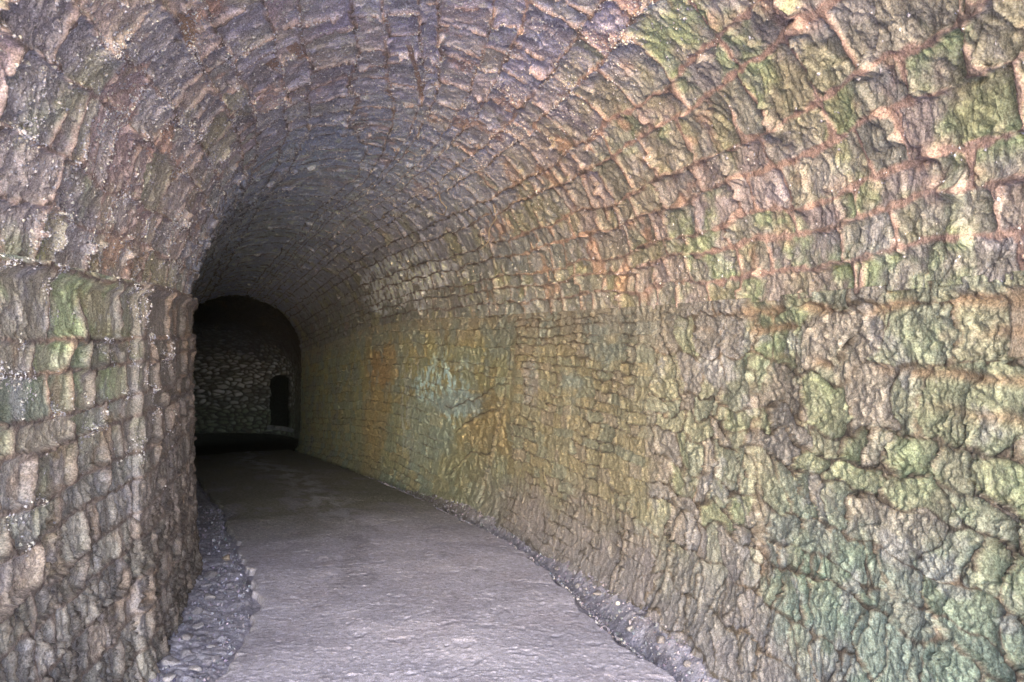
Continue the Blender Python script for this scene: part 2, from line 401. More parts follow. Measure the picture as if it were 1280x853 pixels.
# =====================================================================================
# RIGHT WALL
# =====================================================================================
def build_right():
    nv = 420
    S, TT = np.meshgrid(SS, np.linspace(0, 1, nv)); S = S.astype(f32); TT = TT.astype(f32)
    zb = zfloor(S) - .25; zt = zright(S) + .02
    Z = zb + (zt - zb) * TT
    V = Z - zright(S); H = Z - zfloor(S)
    lat = wright(S) - .14 * np.exp(-np.maximum(H, 0) / .22) - .02 * np.sin(np.clip(H / 1.7, 0, 1) * 3.14)
    P = np.stack(frame(S, lat, Z), -1)
    N = grid_normals(P, False)
    near = 1 - sstep(.35, .75, S + .25 * fbm(S * 2, V * 1.6, 101, 3) + .25 * (V + .8))      # rubble nearest the mouth
    mid = sstep(.35, .8, S) * (1 - sstep(2.7, 3.0, S)); slab = sstep(2.85, 3.05, S) * (1 - sstep(4.6, 5.2, S)) * (1 - sstep(1.1, 1.25, H))
    wu = S + .032 * fbm(S * 3.5, V * 3.5, 102, 4); wv = V + .032 * fbm(S * 3.2 + 7, V * 3.2, 103, 4)
    # rubble, cells wider than tall near the top, taller than wide lower down
    tall = sstep(-.55, -.95, V)
    rw1 = np.cumsum(np.random.default_rng(75).uniform(.085, .21, 26)) - 2.6
    id1, e1, la1, lb1, sz1 = courses(wu + .03 * fbm(S * 9, V * 9, 74, 3) + .12 * perlin(S * 1.5, V * 4, 73), wv + .05 * fbm(S * 2.4, V * 2.4, 76, 4) + .05 * perlin(S * 5, V * 1.5, 72), .08, .2, .12, .34, 76, 0, 0, list(rw1))
    en1 = e1 + .010 * fbm(S * 20, V * 20, 106, 4)
    dj = sstep(-.25, .35, fbm(S * 2.4, V * 2.4, 99, 3))
    st1 = sstep(-.001, .008, en1)
    ox1 = rnd(id1, 1) * 37
    h1 = (rnd(id1, 3) - .5) * .024 + la1 * (rnd(id1, 4) - .5) * .03 + lb1 * (rnd(id1, 5) - .5) * .03 + .0085 * fbm(S * 9 + ox1, V * 9, 107, 7, .72) + .28 * chips(wu * .8 + ox1, wv * 1.15, .09, 95, .45) + .16 * chips(wu, wv, .03, 98, .6) - .009 * sstep(.2, .55, perlin(wu * 17, wv * 17, 86)) - .007 * sstep(.15, .55, perlin(wu * 34, wv * 34, 87)) - .004 * sstep(.1, .5, perlin(S * 60, V * 60, 88))
    h1 = h1 * (.25 + .75 * st1) - (.003 + .026 * dj) * (1 - st1)
    h1 -= .014 * (1 - sstep(0, .04, np.abs(perlin(S * 6 + .5 * perlin(S * 13, V * 13, 90), V * 5, 96)))) * sstep(-.2, .3, fbm(S * 3 + 5, V * 3, 91, 3))
    h1 = .82 * h1 + .007 * fbm(S * 3.4, V * 3.4, 89, 4)
    # coursed blocks of the middle stretch
    rws = np.cumsum(np.random.default_rng(77).uniform(.055, .115, 40)) - 2.4
    cu_ = S + .03 * fbm(S * 4, V * 4, 83, 4) + .10 * V; cv_ = V + .035 * fbm(S * 2.2, V * 2.6, 84, 4) + .010 * fbm(S * 10, V * 10, 85, 3)
    id2, e2, la2, lb2, sz2 = courses(cu_, cv_, .06, .1, .11, .27, 78, 0, 0, list(rws))
    st2 = sstep(.0, .007, e2 + .006 * fbm(S * 24, V * 24, 108, 4))
    open_ = sstep(-.3, .2, fbm(S * 2.6, V * 2.6, 109, 3))
    h2 = .014 * (rnd(id2, 3) - .5) + .02 * la2 * (rnd(id2, 4) - .5) + .006 * fbm(S * 14 + 9 * rnd(id2, 1), V * 14, 110, 6, .70) + .22 * chips(wu, wv, .05, 94, .5) - .005 * sstep(.15, .5, perlin(S * 40, V * 40, 82)) - .020 * (1 - st2) * (.15 + .85 * open_)
    # bedrock slab and the far, smoother face
    h3 = .3 * chips(wu, wv, .09, 93, .5) + .014 * fbm(S * 2.6, V * 3.4, 112, 6, .6) + .007 * ridged(S * 9, V * 9, 113, 4) - .014 * (1 - sstep(0, .05, np.abs(perlin(S * 3.2, V * 6.5 + S * .8, 114))))
    rw3 = np.cumsum(np.random.default_rng(79).uniform(.09, .19, 26)) - 2.5
    id3, e3, la3, lb3, sz3 = courses(cu_, cv_, .09, .15, .16, .42, 80, 0, 0, list(rw3))
    e3 = e3 + .006 * fbm(S * 18, V * 18, 81, 4)
    h4 = .018 * (rnd(id3, 3) - .5) - .016 * (1 - sstep(0, .010, e3)) + .011 * fbm(S * 7, V * 9, 116, 6, .68) + .3 * chips(wu, wv, .06, 92, .5)
    far = sstep(2.7, 3.0, S)
    h = h1 * near + (1 - near) * (h2 * (1 - far) + far * (h4 * (1 - slab) + h3 * slab))
    # vertical weathering clefts of the lower band
    lowb = (1 - sstep(.35, .85, H + .2 * fbm(S * 2, V * 2, 118, 3))) * (1 - .6 * far)
    c1 = np.abs(perlin((S + V * .1 + .03 * fbm(S * 6, V * 6, 119, 3)) * 6.5, V * 1.5, 120))
    c2 = np.abs(perlin((S - V * .05) * 14, V * 3.2, 121))
    h -= lowb * (.016 * (1 - sstep(0, .05, c1)) * (1 - .5 * sstep(1, 2.5, S)) + .008 * (1 - sstep(0, .08, c2)))
    h = h * (1 - .35 * lowb)
    # beds of orange mortar along the top of the near masonry
    beds = 0; hole = 0
    for k, (vb, s0, s1, w) in enumerate([(-.045, -3, .1, .020), (-.13, -3, .3, .017), (-.25, -3, -.3, .017), (-.36, -1.9, -1.2, .02)]):
        dd = np.abs(V - vb - .03 * fbm(S * 2.2, S * 0 + k * 5, 125 + k, 3) - .035 * (S + 1) * .3)
        b = np.exp(-(dd / w) ** 2) * sstep(s0, s0 + .2, S) * (1 - sstep(s1 - .8, s1, S)) * sstep(-.25, .25, fbm(S * 3, V * 3, 130 + k, 3))
        beds = np.maximum(beds, b)
    h = h * (1 - .6 * beds) + .012 * beds * (1 + .4 * fbm(S * 12, V * 12, 134, 3))
    # long upright joints and the diagonal crack of the slab
    d1 = seg(S, H, [(-.34, 1.72), (-.42, 1.55), (-.44, 1.2), (-.47, .82), (-.50, .6)], 140, .05, 5)
    s1 = np.interp(H, [.5, .82, 1.2, 1.55, 1.72], [-.50, -.46, -.44, -.40, -.34]) + .05 * fbm(S * 5, V * 5, 140, 3)
    h -= .016 * np.exp(-(d1 / .010) ** 2)
    h += .035 * sstep(.006, -.006, S - s1) * sstep(-.5, 0, S - s1) * sstep(.45, .65, H) * (1 - sstep(1.65, 1.75, H))
    d2 = seg(S, H, [(.52, 1.82), (.46, 1.60), (.30, 1.45), (.22, 1.28)], 141, .03, 6)
    h -= .018 * np.exp(-(d2 / .009) ** 2)
    d3 = seg(S, H, [(2.86, 1.6), (2.92, 1.36), (3.2, .75), (3.55, .10)], 142, .03, 3)
    h -= .012 * np.exp(-(d3 / .008) ** 2)
    s3 = np.interp(H, [.10, .75, 1.36, 1.6], [3.55, 3.2, 2.92, 2.86]) + .03 * fbm(S * 3, V * 3, 145, 3)
    h -= .03 * sstep(-.01, .015, S - s3) * (1 - sstep(.2, 1.1, S - s3)) * sstep(0, .15, H) * (1 - sstep(1.3, 1.6, H))
    d4 = np.minimum(seg(S, H, [(3.05, 1.05), (3.7, .92), (4.3, .75)], 143, .03, 4), seg(S, H, [(3.25, .62), (3.9, .55), (4.4, .3)], 144, .03, 4))
    d4 = np.minimum(d4, seg(S, H, [(2.9, 1.28), (3.7, 1.1), (4.6, 1.0)], 145, .04, 4))
    h -= .022 * np.exp(-(d4 / .012) ** 2)
    d5 = np.minimum(seg(S, H, [(.25, .65), (.35, .3), (.40, .0)], 146, .05, 5), seg(S, H, [(.8, .6), (.84, .3), (.86, .05)], 147, .05, 5))
    h -= .020 * np.exp(-(d5 / .010) ** 2)
    h += .018 * fbm(S * 1.2, V * 1.5, 150, 3) + .016 * near * sstep(-.2, .5, fbm(S * 2.6, V * 3.0, 151, 3)) * .6
    # a set-back where the masonry stops against the rock
    h -= .02 * mid
    pm = 1 - sstep(.85, 1.0, np.maximum(np.abs(S + 1.85) / .15, np.abs(H - 1.63) / .095) + .14 * fbm(S * 7, V * 7, 186, 4)); h = h * (1 - pm) + .012 * pm
    # ---- colours ----
    palN = [(.28, .31, .19), (.31, .32, .21), (.26, .285, .20), (.32, .295, .235), (.28, .27, .235), (.30, .325, .235)]
    col = pick(id1, 161, palN) * (.88 + .26 * rnd(id1, 162))[..., None]
    palM = [(.265, .255, .155), (.25, .25, .165), (.285, .265, .16), (.225, .245, .175), (.275, .255, .185)]
    cm = pick(id2, 163, palM) * (.92 + .16 * rnd(id2, 164))[..., None]
    palF = [(.24, .25, .14), (.22, .24, .15), (.26, .25, .14), (.20, .24, .17)]
    cf = pick(id3, 165, palF) * (.9 + .2 * rnd(id3, 166))[..., None]
    cm = cm + (cf - cm) * far[..., None]
    cm = mixc(cm, (.24, .20, .105), .7 * slab * sstep(.45, .7, H) * (1 - sstep(3.9, 4.3, S))); cm = mixc(cm, (.19, .205, .13), .6 * slab * (1 - sstep(.45, .7, H)))
    col = cm + (col - cm) * near[..., None]
    n1 = fbm(S * 2.3, V * 2.3, 170, 5)
    col = mixc(col, (.26, .36, .19), .5 * near * sstep(.05, .45, n1) * sstep(.25, .6, H) * sstep(.2, -.4, S))
    col = mixc(col, (.19, .30, .235), .65 * near * sstep(-.35, .25, fbm(S * 2 + 4, V * 2, 171, 4) + .5) * (1 - sstep(.7, 1.15, H)) * sstep(-.45, -.8, S + .4 * n1))
    col = mixc(col, (.34, .30, .24), .3 * near * sstep(.28, .6, fbm(S * 3.3, V * 3.3 + 8, 172, 4)))
    col = mixc(col, (.36, .37, .36), .55 * near * sstep(.22, .5, fbm(S * 4.1, V * 4.1 + 3, 173, 5)))
    # grey dust of the splash zone
    grey = (1 - sstep(.15, .62, H + .22 * fbm(S * 1.8, V * 2, 174, 4))) * (1 - sstep(2.2, 4.2, S))
    col = mixc(col, (.255, .24, .25), .8 * grey)
    # iron-yellow and white runs on the far face
    col = mixc(col, (.29, .225, .10), .6 * (blob(S, H, 7.7, .9, .75, 1.2, 1, .35)))
    col = mixc(col, (.29, .205, .12), .55 * (blob(S, H, 7.4, 1.6, .9, .35, 2, .4)))
    run = blob(S, H, 6.15, 1.05, .4, .9, 3, .9) * sstep(-.2, .4, fbm(S * 9, V * 3, 175, 4))
    col = mixc(col, (.36, .41, .39), .6 * run)
    col = mixc(col, (.33, .52, .55), .95 * blob(S, H, 4.9, 1.25, 1.1, .40, 4, .6) * sstep(-.25, .3, fbm(S * 8, V * 8, 176, 4)))
    col = mixc(col, (.19, .27, .28), .8 * blob(S, H, 4.3, 1.06, 1.0, .15, 5, .6))
    col = mixc(col, (.18, .25, .23), .6 * blob(S, H, 5.4, .7, .8, .6, 8, .7))
    col = mixc(col, (.24, .235, .225), .55 * sstep(-.35, -.03, V + .12 * fbm(S * 1.7, V * 2, 185, 4)) * sstep(-.2, .6, S))
    col = mixc(col, (.30, .30, .29), .7 * blob(S, H, 2.45, 1.28, .16, .22, 6, .5))
    col = mixc(col, (.17, .20, .20), .6 * sstep(.1, .5, fbm(S * 1.5, V * 3, 177, 4)) * sstep(9, 10.5, S) )
    col = mixc(col, (.18, .235, .22), .7 * sstep(.0, .4, fbm(S * 2.2, V * 2.5, 178, 4)) * sstep(.8, 1.4, H) * sstep(.5, 1.2, S))
    col = mixc(col, (.42, .42, .41), .75 * blob(S, H, -.1, 1.43, .2, .10, 7, .4))
    joint = near * (1 - st1)
    jc = mixc(np.broadcast_to(np.array((.15, .125, .09), f32), col.shape).copy(), (.33, .235, .14), sstep(.1, .5, fbm(S * 2.6, V * 2.6, 179, 3)))
    col = col + (jc - col) * (.85 * joint)[..., None]
    col = mixc(col, (.17, .15, .11), .6 * (1 - near) * (1 - far) * (1 - st2) * open_)
    crack_shade = np.maximum.reduce([np.exp(-(d1 / .011) ** 2), np.exp(-(d2 / .010) ** 2), np.exp(-(d3 / .011) ** 2), np.exp(-(d4 / .009) ** 2), np.exp(-(d5 / .012) ** 2),
                              lowb * (1 - sstep(.02, .055, c1)) * .9, near * (1 - sstep(.002, .009, en1)) * (.35 + .65 * dj), (1 - near) * (1 - far) * (1 - st2) * open_ * .8,
                              far * (1 - slab) * (1 - sstep(.002, .007, e3)) * .75 * open_])
    col = mixc(col, (.075, .065, .052), .85 * crack_shade)        # shade of the open cracks and joints put into the colour
    col = mixc(col, (.40, .33, .235), .9 * pm)
    col = mixc(col, (.36, .26, .155), .8 * np.clip(beds * 1.3, 0, 1))
    col = mixc(col, (.15, .11, .075), .7 * np.exp(-(d1 / .03) ** 2) * sstep(-.2, .2, fbm(S * 5, V * 5, 181, 3)))  # shaded recess of the long joint painted on
    col *= ((.70 + .36 * sstep(2.5, 6, S)) * (1 + .30 * fbm(S * 15, V * 11, 182, 5, .65)))[..., None]  # colour toned down near, lifted far, to offset the light falling off
    P2 = P + N * h[..., None]
    Sb, Tb = np.meshgrid(SS, np.linspace(0, 1, 4))
    zb2 = zfloor(Sb) - .25; Zb = zb2 + (zright(Sb) + .02 - zb2) * Tb
    B = np.stack(frame(Sb, wright(Sb) + .92, Zb), -1)
    o = solid('rock_wall', P2, B, col, M_WALL, False)
    tag(o, 'right wall of mossy green and ochre rubble and bedrock beside the path', 'wall')
    return o, P2, N, S, V, H
RW = build_right()

# =====================================================================================
# VAULT
# =====================================================================================
def vault_base(S, PHI, a_add=0.0):
    a = (wleft(S) + wright(S)) / 2 - .008 + a_add; mid = (wright(S) - wleft(S)) / 2 + .008
    z = zleft(S) + (zright(S) - zleft(S)) * (1 - np.cos(PHI)) / 2 + (rise(S) + a_add) * np.sin(PHI)
    return np.stack(frame(S, mid - a * np.cos(PHI), z), -1)
def build_vault():
    nv = 780
    S, PHI = np.meshgrid(SS, np.linspace(0, np.pi, nv)); S = S.astype(f32); PHI = PHI.astype(f32)
    P = vault_base(S, PHI); N = grid_normals(P, True)
    V = PHI * 1.38
    VT = V - .145 * (S) * np.exp(-((V - 2.3) / .45) ** 2) * (S < 4) - .145 * 4 * np.exp(-((V - 2.3) / .45) ** 2) * (S >= 4)
    rightn = sstep(2.6, 3.3, V); nearm = 1 - sstep(-.6, .6, S)
    Uw = S + .03 * fbm(S * 3.2, V * 3.2, 203, 4); Vw = VT + .04 * fbm(S * 1.8, V * 2.4, 204, 4) + .006 * perlin(S * 15, V * 15, 205)
    rows = [-.3, .20, .37, .63, .80, 1.02, 1.16, 1.40, 1.55, 1.78, 1.93, 2.10, 2.19, 2.45, 2.60, 2.86, 3.01, 3.28, 3.42, 3.66, 3.80, 3.98, 4.08, 4.21, 4.7]
    idv, e, la, lb, sz = courses(Uw, Vw, .1, .2, .22, .52, 9, 0, 0, rows)
    en = e + .014 * fbm(S * 13, V * 13, 208, 4)
    fill = sstep(.0, .5, fbm(S * 1.3, V * 1.7, 209, 3) + .45 * rightn * nearm)      # joints still full of mortar
    stone = sstep(.002, .012, en - .0035 * fill)
    rf = rough_face(S, V, idv, la, lb, e, .85, 1.0, .5)
    split = np.abs(perlin(S * 5 + rnd(idv, 7) * 20, V * 5 + rnd(idv, 8) * 20, 211))
    rf = rf - .010 * (1 - sstep(0, .03, split)) * (rnd(idv, 10) > .45)
    rf += .006 * fbm(S * 18, V * 18, 212, 6, .7)
    mort = -.019 + .018 * fill + .008 * fbm(S * 14, V * 14, 213, 4)
    h = mort + (rf - mort) * stone
    h += .022 * fbm(S * .9, V * 1.2, 214, 3) + .04 * (1 - sstep(.0, .45, V))
    # missing corners and small black cavities
    pit = sstep(.42, .55, fbm(S * 5.5, V * 5.5, 215, 3)) * (1 - sstep(0, .05, e))
    h -= .03 * pit
    # ---- colours ----
    palL = [(.29, .27, .25), (.33, .285, .245), (.25, .245, .24), (.30, .295, .22), (.34, .285, .265), (.22, .21, .21), (.31, .25, .235)]
    palC = [(.33, .315, .35), (.29, .28, .31), (.37, .335, .33), (.25, .24, .265), (.35, .33, .30), (.32, .305, .35)]
    palR = [(.29, .285, .215), (.26, .255, .225), (.31, .285, .235), (.24, .25, .20), (.30, .27, .245)]
    cL = pick(idv, 221, palL); cC = pick(idv, 222, palC); cR = pick(idv, 223, palR)
    wC = sstep(1.2, 1.9, V); wR = sstep(2.9, 3.5, V + .3 * fbm(S * 1.4, V * 1.4, 224, 3))
    col = cL + (cC - cL) * wC[..., None]; col = col + (cR - col) * (wR)[..., None]
    col = col * (.82 + .36 * rnd(idv, 225))[..., None]
    col = mixc(col, (.26, .26, .19), .8 * sstep(3.6, 4.15, V + .25 * fbm(S * 2, V * 2, 239, 4)) * sstep(.2, 1.2, S))
    # soot-dark areas, mostly in the middle distance
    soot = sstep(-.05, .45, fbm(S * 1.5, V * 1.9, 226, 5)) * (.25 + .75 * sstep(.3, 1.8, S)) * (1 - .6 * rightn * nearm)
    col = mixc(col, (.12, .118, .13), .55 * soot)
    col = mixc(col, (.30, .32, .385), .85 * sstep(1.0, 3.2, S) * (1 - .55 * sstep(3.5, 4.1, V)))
    col = mixc(col, (.16, .19, .175), .6 * sstep(3.2, 3.9, V) * sstep(.8, 1.8, S) * sstep(-.3, .2, fbm(S * 2, V * 2, 227, 4) + .2))
    # algae
    g = fbm(S * 3.1, V * 3.1, 228, 4) + .7 * (rnd(idv, 229) - .5)
    gw = (.95 * rightn * (1 - sstep(-.3, .9, S)) + .13 + .30 * (1 - sstep(.2, .9, V)) * nearm)
    col = mixc(col, (.26, .36, .16), np.clip(gw, 0, 1) * .75 * sstep(.05, .65, g + .25 * fbm(S * 12, V * 12, 242, 4)))
    col = mixc(col, (.30, .30, .15), .55 * sstep(.1, .55, fbm(S * 2.4 + 5, V * 2.4, 230, 4) + .5 * (rnd(idv, 231) - .5)) * (.5 + .5 * rightn))
    # iron stain on some stones
    r = fbm(S * 3.5 + 9, V * 3.5, 232, 4) + .8 * (rnd(idv, 233) - .5)
    col = mixc(col, (.38, .23, .15), .6 * sstep(.36, .75, r) * (1 - .6 * sstep(2.5, 5, S)))
    # a bloom of white salts far down the right haunch, paler patches elsewhere
    col = mixc(col, (.64, .69, .76), .95 * blob(S, V, 6.2, 3.82, 1.9, .36, 11, .5) * sstep(-.4, .2, fbm(S * 7, V * 7, 234, 4)))
    col = mixc(col, (.46, .46, .53), .7 * sstep(.12, .45, fbm(S * 4.5, V * 4.5, 235, 5)) * sstep(.9, 1.5, V) * (1 - .7 * rightn))
    # mortar: pink-orange clay lime on the right and crown, brown-grey on the left
    mc = np.broadcast_to(np.array((.20, .165, .145), f32), col.shape).copy()
    mc = mixc(mc, (.37, .26, .195), np.clip(.15 + .75 * sstep(1.4, 2.6, V) * (1 - .55 * sstep(1.8, 3.5, S)) + .5 * sstep(.1, .5, fbm(S * 1.6, V * 1.6, 236, 3)), 0, 1) * (.45 + .55 * fill))
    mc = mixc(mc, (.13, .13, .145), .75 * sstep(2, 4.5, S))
    mc = mixc(mc, (.085, .075, .065), .8 * (1 - fill) * (1 - sstep(-.004, .004, en)))
    col = mc + (col - mc) * (stone)[..., None]
    spill = sstep(.25, .55, fbm(S * 3.7, V * 3.7, 237, 4)) * fill * (1 - sstep(.02, .06, e))
    col = mixc(col, (.36, .265, .205), .6 * spill * sstep(1.5, 2.6, V) * (1 - sstep(1.5, 3.5, S)))
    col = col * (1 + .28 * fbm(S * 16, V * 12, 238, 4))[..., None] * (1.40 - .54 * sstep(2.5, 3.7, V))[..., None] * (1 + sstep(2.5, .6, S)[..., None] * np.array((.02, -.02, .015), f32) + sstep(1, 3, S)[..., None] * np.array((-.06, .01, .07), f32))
    for (s0, v0, ls, lv, turn, cc) in [(.54, 1.37, .11, .034, .25, (.36, .235, .165)), (.52, 1.50, .15, .034, .2, (.37, .24, .17)), (-.42, 1.06, .16, .035, -.1, (.36, .24, .15)),
                                       (.62, .60, .08, .05, .3, (.36, .25, .15)), (-.3, 1.75, .12, .04, .1, (.35, .225, .16)), (1.1, 2.22, .5, .018, .25, (.36, .235, .16))]:
        ca, sa = math.cos(turn), math.sin(turn)
        x = ((S - s0) * ca + (V - v0) * sa) / ls; y = (-(S - s0) * sa + (V - v0) * ca) / lv
        rr = np.maximum(np.abs(x), np.abs(y)) + .12 * fbm(S * 12, V * 12, 245, 3)
        m = 1 - sstep(.8, 1.0, rr)                      # bricks and smears of mortar let into the face
        h = h * (1 - m) + (.004 + .003 * fbm(S * 25, V * 25, 246, 3)) * m - .006 * np.exp(-((rr - 1) / .12) ** 2)
        col = mixc(col, cc, .85 * m)
    P2 = P + N * h[..., None]
    Sb, Fb = np.meshgrid(SS, np.linspace(0, np.pi, 17))
    B = vault_base(Sb, Fb, .95)
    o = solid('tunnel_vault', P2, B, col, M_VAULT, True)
    tag(o, 'rough stone barrel vault with pinkish mortar arching over the path', 'vault')
    return o, P2, N, e, V, S, h
VT = build_vault()
print('lining', round(_time.time() - _T0, 1))

# lime nodules that crust the joints: a part of the vault and of the left wall
def lumps(name, P, N, colr, size, seed, parent, mat, flat=.8):
    rg = np.random.default_rng(seed); n = len(P)
    base = np.array([(1, 0, 0), (-1, 0, 0), (0, 1, 0), (0, -1, 0), (0, 0, 1), (0, 0, -1)], f32)
    Q = base[None] * (1 + .35 * rg.standard_normal((n, 6, 1)))
    a = rg.uniform(0, 6.28, n); b = rg.uniform(0, 6.28, n)
    ca, sa, cb, sb = np.cos(a), np.sin(a), np.cos(b), np.sin(b)
    R = np.stack([np.stack([ca, -sa * cb, sa * sb], -1), np.stack([sa, ca * cb, -ca * sb], -1), np.stack([0 * a, sb, cb], -1)], 1)
    Q = np.einsum('nij,nkj->nki', R, Q) * size[:, None, None]
    Q = Q + (P + N * size[:, None] * .25)[:, None]
    tri = np.array([(0, 2, 4), (2, 1, 4), (1, 3, 4), (3, 0, 4), (2, 0, 5), (1, 2, 5), (3, 1, 5), (0, 3, 5)])
    F = (tri[None] + (np.arange(n) * 6)[:, None, None]).reshape(-1, 3)
    o = raw_mesh(name, Q.reshape(-1, 3), F, np.repeat(colr, 6, 0), mat, smooth=True, tri=True)
    o.parent = parent; o['kind'] = 'stuff'
    return o
def crust(obj, P, N, dens, n, seed, smin, smax):
    rg = np.random.default_rng(seed)
    nv, nu = dens.shape
    # weight by true area so that fine sampling does not attract more
    du = np.linalg.norm(np.gradient(P, axis=1), axis=-1); dv = np.linalg.norm(np.gradient(P, axis=0), axis=-1)
    w = (dens * du * dv).ravel().astype(np.float64); w /= w.sum()
    i = rg.choice(w.size, n, p=w)
    pts = P.reshape(-1, 3)[i]; nn = N.reshape(-1, 3)[i]
    size = smin + (smax - smin) * rg.random(n) ** 2.2
    c = np.array((.53, .52, .535), f32) * rg.uniform(.55, 1.35, (n, 1)) * np.array([1, 1, 1.02])
    return lumps('lime_crust', pts, nn, c, size.astype(f32), seed + 1, obj, M_LIME)
o, P2, N, e, V, S, h = VT
m = sstep(.05, .45, fbm(S * 4.2, V * 4.2, 301, 4)) * (.3 + .7 * (1 - sstep(.01, .05, e)))
m = (m + .10) * (1 - .96 * sstep(2.8, 3.4, V)) * (S > -2.2) * (1 - sstep(5, 9, S))
crust(o, P2, N, m + 1e-9, 120000, 31, .0024, .0085)
o, P2, N, en, V, S = LW
m = sstep(.1, .45, fbm(S * 4.2, V * 4.2, 311, 4)) * (.25 + .75 * (1 - sstep(.01, .05, en))) * (S > -2.2) * (1 - sstep(.8, 1.6, S)) * sstep(-1.1, -.4, V)
crust(o, P2, N, m + 1e-9, 5000, 33, .0022, .0075)

def root(pts, r, label):
    P0 = np.array([vault_base(np.array([s]), np.array([v / 1.38]))[0] for s, v in pts])
    c = np.array([float(cl(pts[0][0])[0]), float(cl(pts[0][0])[1]), 1.7])
    d = c - P0[0]; d /= np.linalg.norm(d)
    P = P0 + d * np.linspace(.005, .06, len(pts))[:, None]
    t = np.linspace(0, len(pts) - 1, 40); Q = np.stack([np.interp(t, np.arange(len(pts)), P[:, k]) for k in range(3)], -1)
    for _ in range(3): Q[1:-1] = (Q[:-2] + 2 * Q[1:-1] + Q[2:]) / 4
    T_ = np.gradient(Q, axis=0); T_ /= np.linalg.norm(T_, axis=1)[:, None]
    A = np.cross(T_, d); A /= np.linalg.norm(A, axis=1)[:, None]; Bn = np.cross(T_, A)
    ang = np.linspace(0, 2 * np.pi, 7); rad = np.linspace(r, r * .4, 40)[:, None, None]
    V_ = Q[:, None] + rad * (np.cos(ang)[None, :, None] * A[:, None] + np.sin(ang)[None, :, None] * Bn[:, None])
    o = raw_mesh('dry_root', V_.reshape(-1, 3), grid_faces(40, 7), np.full((280, 3), (.36, .31, .22)), M_CLAY)
    tag(o, label, 'root')
root([(3.30, 3.02), (3.42, 3.10), (3.38, 3.18), (3.55, 3.22), (3.62, 3.15)], .007, 'short curled dry root hanging from the vault joints, nearer the crown')
root([(2.55, 3.35), (2.62, 3.46), (2.85, 3.52), (2.95, 3.62), (3.2, 3.66)], .008, 'longer pale root straggling over the right side of the vault')

# =====================================================================================
# FLOOR: ground sheet (verges, gutter, bank) and the trodden path on top of it
# =====================================================================================
def edge_l(s): return np.interp(s, [-9, -1, .22, .44, 1.0, 1.58, 2.64, 4.1, 5.2, 6.5, 40], [-1.0, -1.04, -1.0, -.925, -.88, -.87, -.96, -1.0, -.93, -1.0, -1.05])
def edge_r(s): return np.interp(s, [-9, -.22, .38, 1.38, 1.88, 2.66, 3.7, 5.7, 8.1, 40], [1.09, 1.07, 1.0, 1.03, 1.04, 1.03, .99, 1.09, 1.13, 1.15])
def floor_extra(S, L):
    l = L + edge_l(S) * -1
    dl = edge_l(S) - L; dr = L - edge_r(S)
    z = 0
    # left verge: sunken a little, rubble lies against the wall
    z = z - .018 * sstep(-.01, .06, dl) + .03 * sstep(.18, .42, dl)
    # right: gutter, then a bank of fallen grit rising to the wall
    z = z - .06 * sstep(-.01, .05, dr) * (1 - sstep(.08, .2, dr)) + .075 * sstep(.06, .34, dr)
    return z, dl, dr
